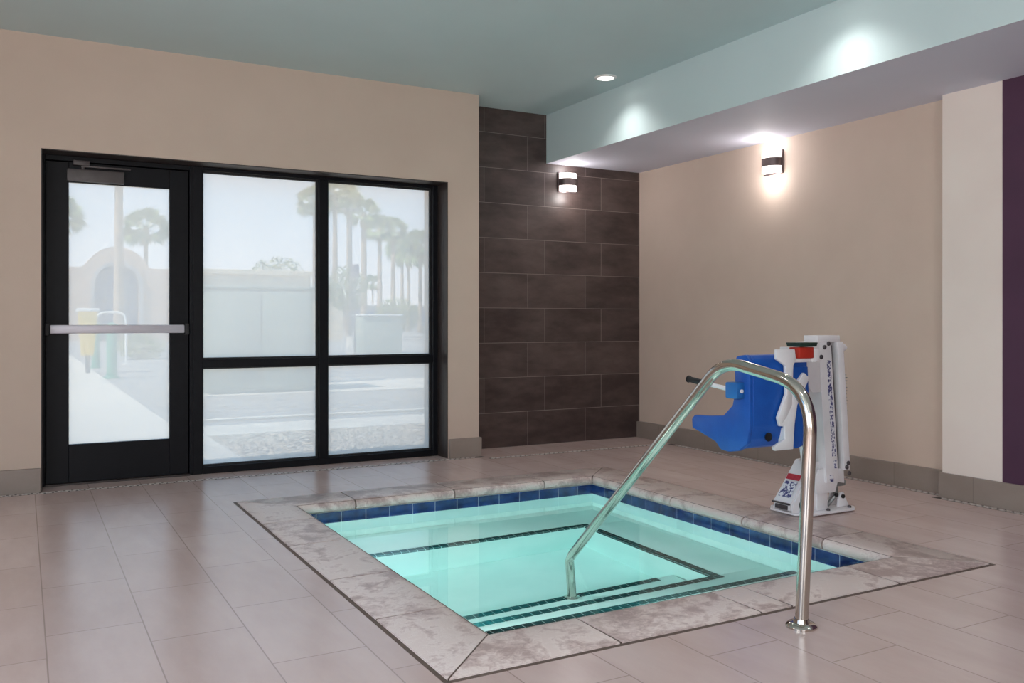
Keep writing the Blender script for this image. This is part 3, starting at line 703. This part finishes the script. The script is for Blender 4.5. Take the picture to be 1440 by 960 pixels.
# ------------------------------------------------------------------ outside
g = MB(); g.box(-40, 90, YO, 160, -.30, -.06); struct('ground', g, M['asphalt'], 'pale asphalt parking lot outside', 'ground', False)
g = MB(); g.box(-14, 1.45, YO, 34, -.1, -.045); g.box(1.45, 1.62, YO, 9.25, -.1, -.045); g.box(1.45, 60, 9.25, 10.15, -.1, -.045); struct('path', g, M['concrete'], 'pale concrete walkway outside the door', 'path', False)
g = MB(); g.box(1.45, 60, 10.6, 10.75, -.1, -.03); g.box(2.2, 60, 14.05, 16.6, -.1, -.035); struct('kerb_strip', g, M['concrete'], 'pale concrete kerb and pad beyond the gravel', 'kerb', False)
# gravel bed: field of small stones
g = MB()
def stone(m, x, y, z, r):
    bb = bmesh.new(); bmesh.ops.create_icosphere(bb, subdivisions=1, radius=1)
    for v in bb.verts: v.co = Vector((v.co.x*r*random.uniform(.8, 1.2), v.co.y*r*random.uniform(.8, 1.2), v.co.z*r*.6))
    bb.transform(Matrix.Translation((x, y, z)) @ Matrix.Rotation(random.random()*6, 4, 'Z')); m.merge(bb)
g.prism([(1.63, 7.6), (1.80, YO+.01), (12, YO+.01), (12, 9.24), (1.63, 9.24)], 2, -.0595, -.047)
vs = []; fs = []
ico = bmesh.new(); bmesh.ops.create_icosphere(ico, subdivisions=1, radius=1)
iv = [v.co.copy() for v in ico.verts]; ifc = [[v.index for v in f.verts] for f in ico.faces]; ico.free()
for i in range(5200):
    y = random.uniform(YO+.05, 9.22); x = random.uniform(1.66, 7.0)
    if i % 4 == 0: y = random.uniform(10.8, 14.0); x = random.uniform(1.6, 9.0)
    r = random.uniform(.010, .026); k = len(vs); a = random.random()*6
    sx, sy = random.uniform(.8, 1.25)*r, random.uniform(.8, 1.25)*r
    for v in iv: vs.append((x + (v.x*math.cos(a)-v.y*math.sin(a))*sx, y + (v.x*math.sin(a)+v.y*math.cos(a))*sy, -.045 + v.z*r*.55 - (.012 if i % 4 == 0 else 0)))
    for f in ifc: fs.append([k+q for q in f])
me = bpy.data.meshes.new('gravel'); me.from_pydata(vs, [], fs); g.bm.from_mesh(me)
tag(obj('gravel', g, M['gravel'], None, False), 'tan gravel bed outside the window', 'gravel', kind='stuff')

# utility cabinet
uc = thing('utility_cabinet', 'large grey green utility cabinet with two flat doors outside the window', 'utility cabinet', (3.33, 14.5, -.035))
b = MB(); b.box(2.50, 4.17, 14.3, 15.2, .02, 1.62, .01); b.box(2.46, 4.21, 14.26, 15.24, 1.62, 1.67, .01); b.box(2.54, 4.13, 14.34, 15.16, -.035, .02); obj('cabinet_body', b, M['cabinet'], uc)
for x0, x1 in ((2.53, 3.32), (3.35, 4.14)):
    b = MB(); b.box(x0, x1, 14.27, 14.30, .06, 1.58, .006); d = obj('cabinet_door', b, M['cabinet'], uc)
    b = MB(); b.box(x1-.10 if x0 < 3 else x0+.06, x1-.07 if x0 < 3 else x0+.09, 14.25, 14.272, .78, .92, .003); obj('door_handle', b, M['cabdark'], d)
# wall enclosure behind it
en = thing('enclosure_wall', 'low beige stucco wall with coping behind the utility cabinet', 'garden wall', (3.2, 16.1, -.035))
b = MB(); b.box(2.32, 4.62, 16.0, 16.2, -.035, 1.93); obj('wall_body', b, M['stucco2'], en, False)
b = MB(); b.box(2.29, 4.66, 15.95, 16.25, 1.93, 2.02, .01); obj('wall_cap', b, M['stucco2'], en, False)
# arched stucco building
ab = thing('arched_building', 'pale pink stucco building with curved parapet and tall arched entrance', 'building', (5.1, 61, -.06))
def arcpts(cx, cz, r, a0, a1, n): return [(cx + r*math.cos(a0+(a1-a0)*k/n), cz + r*math.sin(a0+(a1-a0)*k/n)) for k in range(n+1)]
par = [(-14, -.06), (-14, 4.45), (3.15, 4.45), (3.35, 4.62)] + arcpts(5.15, 3.85, 1.9, math.radians(150), math.radians(30), 14) + [(6.95, 4.62), (7.1, 4.45), (13, 4.45), (13, -.06)]
ring_o = arcpts(5.13, 3.35, 1.28, PI, 0, 16)
b = MB()
b.prism([(-14, -.06), (-14, 4.45), (3.15, 4.45), (3.35, 4.62), (3.50, 4.8), (3.85, 4.8), (3.85, -.06)], 1, 60, 64)
b.prism([(6.41, -.06), (6.41, 4.8), (6.8, 4.8), (6.95, 4.62), (7.1, 4.45), (13, 4.45), (13, -.06)], 1, 60, 64)
b.prism([(3.85, 3.35)] + ring_o[0:] + [(6.41, 3.35), (6.41, 4.8)] + arcpts(5.15, 3.85, 1.9, math.radians(30), math.radians(150), 14) + [(3.85, 4.8)], 1, 60, 64)
obj('stucco_wall', b, M['stucco'], ab, False)
b = MB(); b.prism([(3.9, -.06), (3.9, 3.35)] + ring_o[1:-1] + [(6.36, 3.35), (6.36, -.06)], 1, 60.6, 60.7); obj('arch_glazing', b, M['archglass'], ab, False)
b = MB()
for k in range(1, 4): b.box(3.9+.62*k-.04, 3.9+.62*k+.04, 60.5, 60.6, -.06, 4.2)
b.box(3.9, 6.36, 60.5, 60.6, 2.3, 2.42); obj('glazing_bars', b, M['stucco3'], ab, False)
b = MB()
o1, i1 = arcpts(5.13, 3.35, 1.5, PI, 0, 16), arcpts(5.13, 3.35, 1.27, 0, PI, 16)
b.prism([(3.63, 0)] + o1 + [(6.63, 0), (6.40, 0)] + i1 + [(3.86, 0)], 1, 59.85, 60.0); obj('arch_surround', b, M['stucco3'], ab, False)
# far buildings
for nm, lab, x0, x1, y, h, mt in (('storefront_building', 'long low grey building beyond the palms', 31.6, 58, 112, 3.2, 'stucco3'), ('wing_building', 'pale tan building wall left of the far palms', 15.4, 18.0, 55, 3.2, 'stucco2')):
    t = thing(nm, lab, 'building', ((x0+x1)/2, y, -.06))
    b = MB(); b.box(x0, x1, y, y+2.6, -.06, h); obj('wall', b, M[mt], t, False)
    b = MB(); b.box(x0-.2, x1+.2, y-.2, y+2.8, h, h+.2); obj('roof', b, M['trimwhite'], t, False)
    for k in range(int((x1-x0)/2.6)):
        b = MB(); b.box(x0+.4+2.6*k, x0+2.0+2.6*k, y-.06, y+.05, .6, h-.6); obj('window', b, M['archglass'], t, False)
# light box, pole, sign, posts, yellow stand
t = thing('transformer_box', 'pale grey green transformer box on a pad below the palms', 'utility box', (10.9, 29.2, -.06))
b = MB(); b.box(10.15, 11.55, 28.8, 29.8, 0.02, 1.30, .02); obj('box_body', b, M['cabinet'], t)
b = MB(); b.box(10.12, 11.58, 28.75, 29.85, 1.30, 1.36, .01); obj('box_lid', b, M['trimwhite'], t)
b = MB(); b.box(10.0, 12.0, 28.5, 30.2, -.06, .02); obj('pad', b, M['concrete'], t, False)
t = thing('light_pole', 'thin grey parking lot light pole rising among the palms', 'light pole', (12.8, 38, -.06))
b = MB(); b.tube([(12.8, 38, -.06), (12.8, 38, 6.0)], .07, 10, r1=.05); obj('pole', b, M['poleg'], t)
b = MB(); b.lathe([(.2, 0), (.2, .5), (.08, .5)], (12.8, 38, -.06), 14); obj('pole_base', b, M['concrete'], t)
b = MB(); b.box(12.4, 13.2, 37.85, 38.15, 6.0, 6.15, .02); obj('lamp_head', b, M['poleg'], t)
t = thing('street_sign', 'grey sign on a post seen from behind', 'sign', (9.9, 29.0, -.06))
b = MB(); b.tube([(9.9, 29, -.06), (9.9, 29, 3.0)], .03, 8); obj('post', b, M['poleg'], t)
b = MB(); b.box(9.76, 10.04, 28.94, 28.97, 2.60, 3.05, .01); obj('sign_panel', b, M['signback'], t)
for i, (x, y, lab) in enumerate(((1.60, 19.8, 'thick teal green bollard beside the walkway, the nearer one'), (1.62, 24.6, 'teal green bollard beside the walkway behind the nearer one'))):
    t = thing('bollard', lab, 'bollard', (x, y, -.06), 'teal green bollards by the walkway')
    b = MB(); b.tube([(x, y, -.06), (x, y, 1.0)], .10, 16); b.lathe([(.10, 0), (.09, .05), (.05, .08), (.0001, .09)], (x, y, 1.0), 16); obj('post', b, M['green'], t)
    b = MB(); b.lathe([(.16, 0), (.16, .03), (.102, .05)], (x, y, -.06), 16); obj('base_collar', b, M['green'], t)
t = thing('bicycle_rack', 'white hoop rail frame behind the teal bollards', 'rack', (1.95, 26, -.06))
b = MB(); b.tube(smooth_path([(1.72, 26, -.06), (1.72, 26, 1.35), (2.45, 26, 1.35), (2.45, 26, -.06)], [.25, .25], 8), .03, 10); obj('hoop', b, M['trimwhite'], t)
b = MB(); b.lathe([(.08, 0), (.08, .02), (.03, .03)], (1.72, 26, -.06), 12); obj('foot', b, M['trimwhite'], t)
b = MB(); b.lathe([(.08, 0), (.08, .02), (.03, .03)], (2.45, 26, -.06), 12); obj('foot', b, M['trimwhite'], t)
t = thing('yellow_bin', 'bright yellow bin with pale lid beyond the push bar', 'bin', (1.3, 22, -.06))
b = MB()
bb = bmesh.new(); r0 = [(1.15, 21.85), (1.40, 21.85), (1.40, 22.1), (1.15, 22.1)]; r1_ = [(1.09, 21.8), (1.47, 21.8), (1.47, 22.15), (1.09, 22.15)]
v0 = [bb.verts.new((x, y, .35)) for x, y in r0]; v1 = [bb.verts.new((x, y, 1.32)) for x, y in r1_]
bb.faces.new(v0[::-1]); bb.faces.new(v1)
for i in range(4): bb.faces.new([v0[i], v0[(i+1) % 4], v1[(i+1) % 4], v1[i]])
b.merge(bb); obj('bin_body', b, M['yellow'], t, False)
b = MB(); b.box(1.05, 1.51, 21.76, 22.19, 1.32, 1.40, .015); obj('lid', b, M['trimwhite'], t)
b = MB(); b.tube([(1.28, 21.97, -.06), (1.28, 21.97, .35)], .05, 10); obj('stand', b, M['poleg'], t)

# shrubs (leaf clusters around a branching core)
def leaf_cloud(cx, cy, cz, rx, ry, rz, n, s):
    vs, fs = [], []
    for i in range(n):
        while True:
            p = Vector((random.uniform(-1, 1), random.uniform(-1, 1), random.uniform(-1, 1)))
            if .35 < p.length < 1: break
        p = Vector((cx+p.x*rx, cy+p.y*ry, cz+p.z*rz)); u = Vector((random.gauss(0, 1), random.gauss(0, 1), random.gauss(0, 1))).normalized(); v = u.orthogonal().normalized()
        k = len(vs); L = s*random.uniform(.7, 1.3)
        vs += [p - u*L, p + v*L*.35, p + u*L, p - v*L*.35]; fs.append([k, k+1, k+2, k+3])
    me = bpy.data.meshes.new('leaves'); me.from_pydata([tuple(v) for v in vs], [], fs); m = MB(); m.bm.from_mesh(me); bpy.data.meshes.remove(me); return m
def bush(name, lab, cat, x, y, z, rx, ry, rz, n, s, group=None, trunk=.0):
    t = thing(name, lab, cat, (x, y, z), group)
    obj('foliage', leaf_cloud(x, y, z+trunk+rz*.9, rx, ry, rz, n, s), M['leaf'], t, False)
    m = MB()
    for k in range(5):
        a = k*1.256; m.tube([(x, y, z), (x+.3*rx*math.cos(a), y+.3*ry*math.sin(a), z+trunk+rz*.7), (x+.6*rx*math.cos(a), y+.6*ry*math.sin(a), z+trunk+rz*1.3)], .04, 6, r1=.01)
    obj('stem', m, M['bark'], t)
bush('shrub', 'low green shrub beyond the walkway left of the other shrub', 'shrub', 3.2, 29.5, -.06, .75, .5, .42, 900, .06, 'low shrubs beyond the glass door')
bush('shrub', 'low green shrub beyond the walkway, nearest the window frame', 'shrub', 4.75, 29.5, -.06, .65, .5, .40, 900, .06, 'low shrubs beyond the glass door')
bush('tree', 'pale bushy tree rising behind the low stucco wall', 'tree', 6.05, 24, -.06, .85, .8, .75, 1500, .07, None, 1.5)
bush('tree', 'bushy dark tree behind the light pole and leftmost far palm', 'tree', 16.6, 50, -.06, 1.2, 1.2, 1.4, 1300, .12, None, 1.8)
bush('tree', 'bushy tree in front of the far building below the rightmost palms', 'tree', 20.5, 52, -.06, 1.5, 1.2, 1.1, 1300, .12, None, .6)

# fan palms
def make_palm_meshes():
    m = MB(); n = 12; b = bmesh.new(); rings = []
    for i in range(15):
        z = i/14; r = .032*(1.25 - .45*z) * (1 + .05*math.sin(i*2.3)); r = r*1.5 if i == 0 else r
        rings.append([b.verts.new((r*math.cos(2*PI*j/n), r*math.sin(2*PI*j/n), z)) for j in range(n)])
    for i in range(14):
        for j in range(n): b.faces.new([rings[i][j], rings[i][(j+1)%n], rings[i+1][(j+1)%n], rings[i+1][j]])
    b.faces.new(rings[0][::-1]); b.faces.new(rings[-1]); m.merge(b)
    tr = bpy.data.meshes.new('palm_trunk')
    for f in m.bm.faces: f.smooth = True
    m.bm.to_mesh(tr); tr.materials.append(M['bark'])
    # crown radius 1: fans of folded segments on stalks
    b = bmesh.new()
    def fan(az, el, L, seg=9, spread=2.2, droop=.25):
        d = Vector((math.cos(az)*math.cos(el), math.sin(az)*math.cos(el), math.sin(el))); side = Matrix.Rotation(random.uniform(-1.3, 1.3), 3, d) @ Vector((-math.sin(az), math.cos(az), 0)); up = Vector((0, 0, 0))
        base = d*L*.5
        w = side*.012
        v = [b.verts.new(q) for q in (Vector((0,0,0))-w, Vector((0,0,0))+w, base+w, base-w)]; b.faces.new(v)
        for k in range(seg):
            a = (k/(seg-1)-.5)*spread
            dd = (d*math.cos(a) + side*math.sin(a)); tip = base + dd*L*.6*(1-.12*abs(a)) - Vector((0,0,1))*droop*L*.4
            mid = base + dd*L*.3; ww = (side*math.cos(a) - d*math.sin(a))*.045*L
            v = [b.verts.new(q) for q in (base, mid+ww, tip, mid-ww)]; b.faces.new(v)
    for k in range(44):
        el = random.uniform(-.7, 1.35); az = random.random()*2*PI
        fan(az, el, random.uniform(.85, 1.05), droop=random.uniform(.1, .5))
    cr = bpy.data.meshes.new('palm_crown'); b.to_mesh(cr); b.free(); cr.materials.append(M['frond'])
    b = bmesh.new()
    for k in range(60):
        az = random.random()*2*PI; z1 = random.uniform(-.15, .1); r = random.uniform(.10, .22); L = random.uniform(.35, .6)
        p = Vector((math.cos(az)*.08, math.sin(az)*.08, z1)); q = Vector((math.cos(az)*r, math.sin(az)*r, z1-L)); s = Vector((-math.sin(az), math.cos(az), 0))*.06
        v = [b.verts.new(c) for c in (p-s*.3, p+s*.3, q+s, q-s)]; b.faces.new(v)
    th = bpy.data.meshes.new('palm_thatch'); b.to_mesh(th); b.free(); th.materials.append(M['thatch'])
    return tr, cr, th
PT, PC, PH = make_palm_meshes()
palms = [ # x, y, crown z, crown radius, trunk factor, label
 (4.93, 56.4, 10.9, 1.9, 1.4, 'tall fan palm in front of the arched entrance, crown cut off by the door top'),
 (8.70, 76.7, 8.6, 2.0, 1.0, 'fan palm right of the arched entrance seen through the door glass'),
 (2.50, 76.0, 9.1, 2.0, .8, 'fan palm partly hidden by the left stile of the glass door'),
 (18.66, 63.5, 9.8, 1.5, .9, 'fan palm crown just left of the window mullion'),
 (18.9, 59.5, 9.9, 1.7, 1.0, 'fan palm just right of the window mullion, tallest of the row'),
 (25.1, 75.3, 11.6, 1.6, .8, 'fan palm behind the light pole, second of the row from the mullion'),
 (27.5, 78.0, 11.0, 1.8, 1.5, 'thick trunked fan palm in the middle of the row, third from the mullion'),
 (31.2, 83.8, 10.3, 1.8, 1.3, 'fan palm with a straight trunk, fourth of the row from the mullion'),
 (33.6, 86.3, 10.5, 1.8, 1.3, 'fan palm fifth of the row from the mullion'),
 (42.1, 105.0, 10.2, 2.4, 1.2, 'lower fan palm left of the three at the window edge'),
 (40.2, 98.2, 9.0, 2.2, 1.0, 'low fan palm behind the fifth palm of the row'),
 (37.4, 88.1, 9.3, 2.1, 1.1, 'fan palm nearest the right window jamb'),
 (49.8, 137.0, 7.3, 1.7, .9, 'small distant fan palm seen between two thick trunks'),
]
gsize = -.06
for x, y, z, r, tf, lab in palms:
    t = thing('fan_palm', lab, 'palm tree', (x, y, gsize), 'fan palms outside')
    o = bpy.data.objects.new('trunk', PT); COL.objects.link(o); o.parent = t; h = z-gsize; wv = .20*tf/.032; o.scale = (wv*.9, wv*.9, h)
    for nm, me in (('crown', PC), ('dry_thatch', PH)):
        o = bpy.data.objects.new(nm, me); COL.objects.link(o); o.parent = t; o.location = (0, 0, h); o.scale = (r, r, r); o.rotation_euler = (0, 0, random.random()*6)

# ------------------------------------------------------------------ sky, sun and added fill
w = bpy.data.worlds.new('sky'); sc.world = w; w.use_nodes = True; nt = w.node_tree; nt.nodes.clear()
out = N(nt, 'ShaderNodeOutputWorld'); bg = N(nt, 'ShaderNodeBackground'); nt.links.new(bg.outputs[0], out.inputs[0])
tc = N(nt, 'ShaderNodeTexCoord'); sp = N(nt, 'ShaderNodeSeparateXYZ'); nt.links.new(tc.outputs['Generated'], sp.inputs[0])
r = N(nt, 'ShaderNodeValToRGB'); nt.links.new(sp.outputs[2], r.inputs[0])
e = r.color_ramp.elements; e[0].position = 0.0; e[0].color = lin((236, 238, 246)); e[1].position = .30; e[1].color = lin((96, 174, 234))
e = r.color_ramp.elements.new(.08); e.color = lin((214, 228, 246)); e = r.color_ramp.elements.new(1.0); e.color = lin((172, 190, 212))
nt.links.new(r.outputs[0], bg.inputs[0]); bg.inputs[1].default_value = 2.2
su = bpy.data.lights.new('sun', 'SUN'); su.energy = 7.6; su.angle = math.radians(.6); su.color = (1, .94, .85)
so = bpy.data.objects.new('sun', su); COL.objects.link(so); so.rotation_euler = Vector((.60, .17, -.78)).to_track_quat('-Z', 'Y').to_euler()
# area lamps added behind the unseen rear and side windows to fill the room
def added_fill(name, sx, sy, e, loc, d):
    L = bpy.data.lights.new(name, 'AREA'); L.shape = 'RECTANGLE'; L.size = sx; L.size_y = sy; L.energy = e; L.color = (1, .965, .945)
    lo = bpy.data.objects.new(name, L); COL.objects.link(lo); lo.location = loc; lo.rotation_euler = Vector(d).to_track_quat('-Z', 'Z').to_euler()
added_fill('rear_fill_light', RX1-RX0-.1, RZ1-RZ0-.1, 110, ((RX0+RX1)/2, YN-.18, (RZ0+RZ1)/2), (0, 1, 0))
added_fill('side_fill_light', LY1-LY0-.1, RZ1-RZ0-.1, 270, (XL-.18, (LY0+LY1)/2, (RZ0+RZ1)/2), (1, 0, 0))

# ------------------------------------------------------------------ camera
cam = bpy.data.cameras.new('camera'); co = bpy.data.objects.new('camera', cam); COL.objects.link(co); sc.camera = co
co.location = (0, 0, 1.1); co.rotation_euler = (PI/2, 0, -.5046)
cam.sensor_width = 36; cam.lens = 1246.65/1440*36; cam.shift_y = -(480-452.2)/1440; cam.clip_end = 500; cam.clip_start = .05
sc.view_settings.view_transform = 'Standard'; sc.view_settings.look = 'None'; sc.view_settings.gamma = 1; sc.view_settings.use_curve_mapping = False
sc.view_settings.exposure = 0.0
sc.cycles.sample_clamp_indirect = 4
sc.cycles.max_bounces = 14; sc.cycles.diffuse_bounces = 6; sc.cycles.transmission_bounces = 12
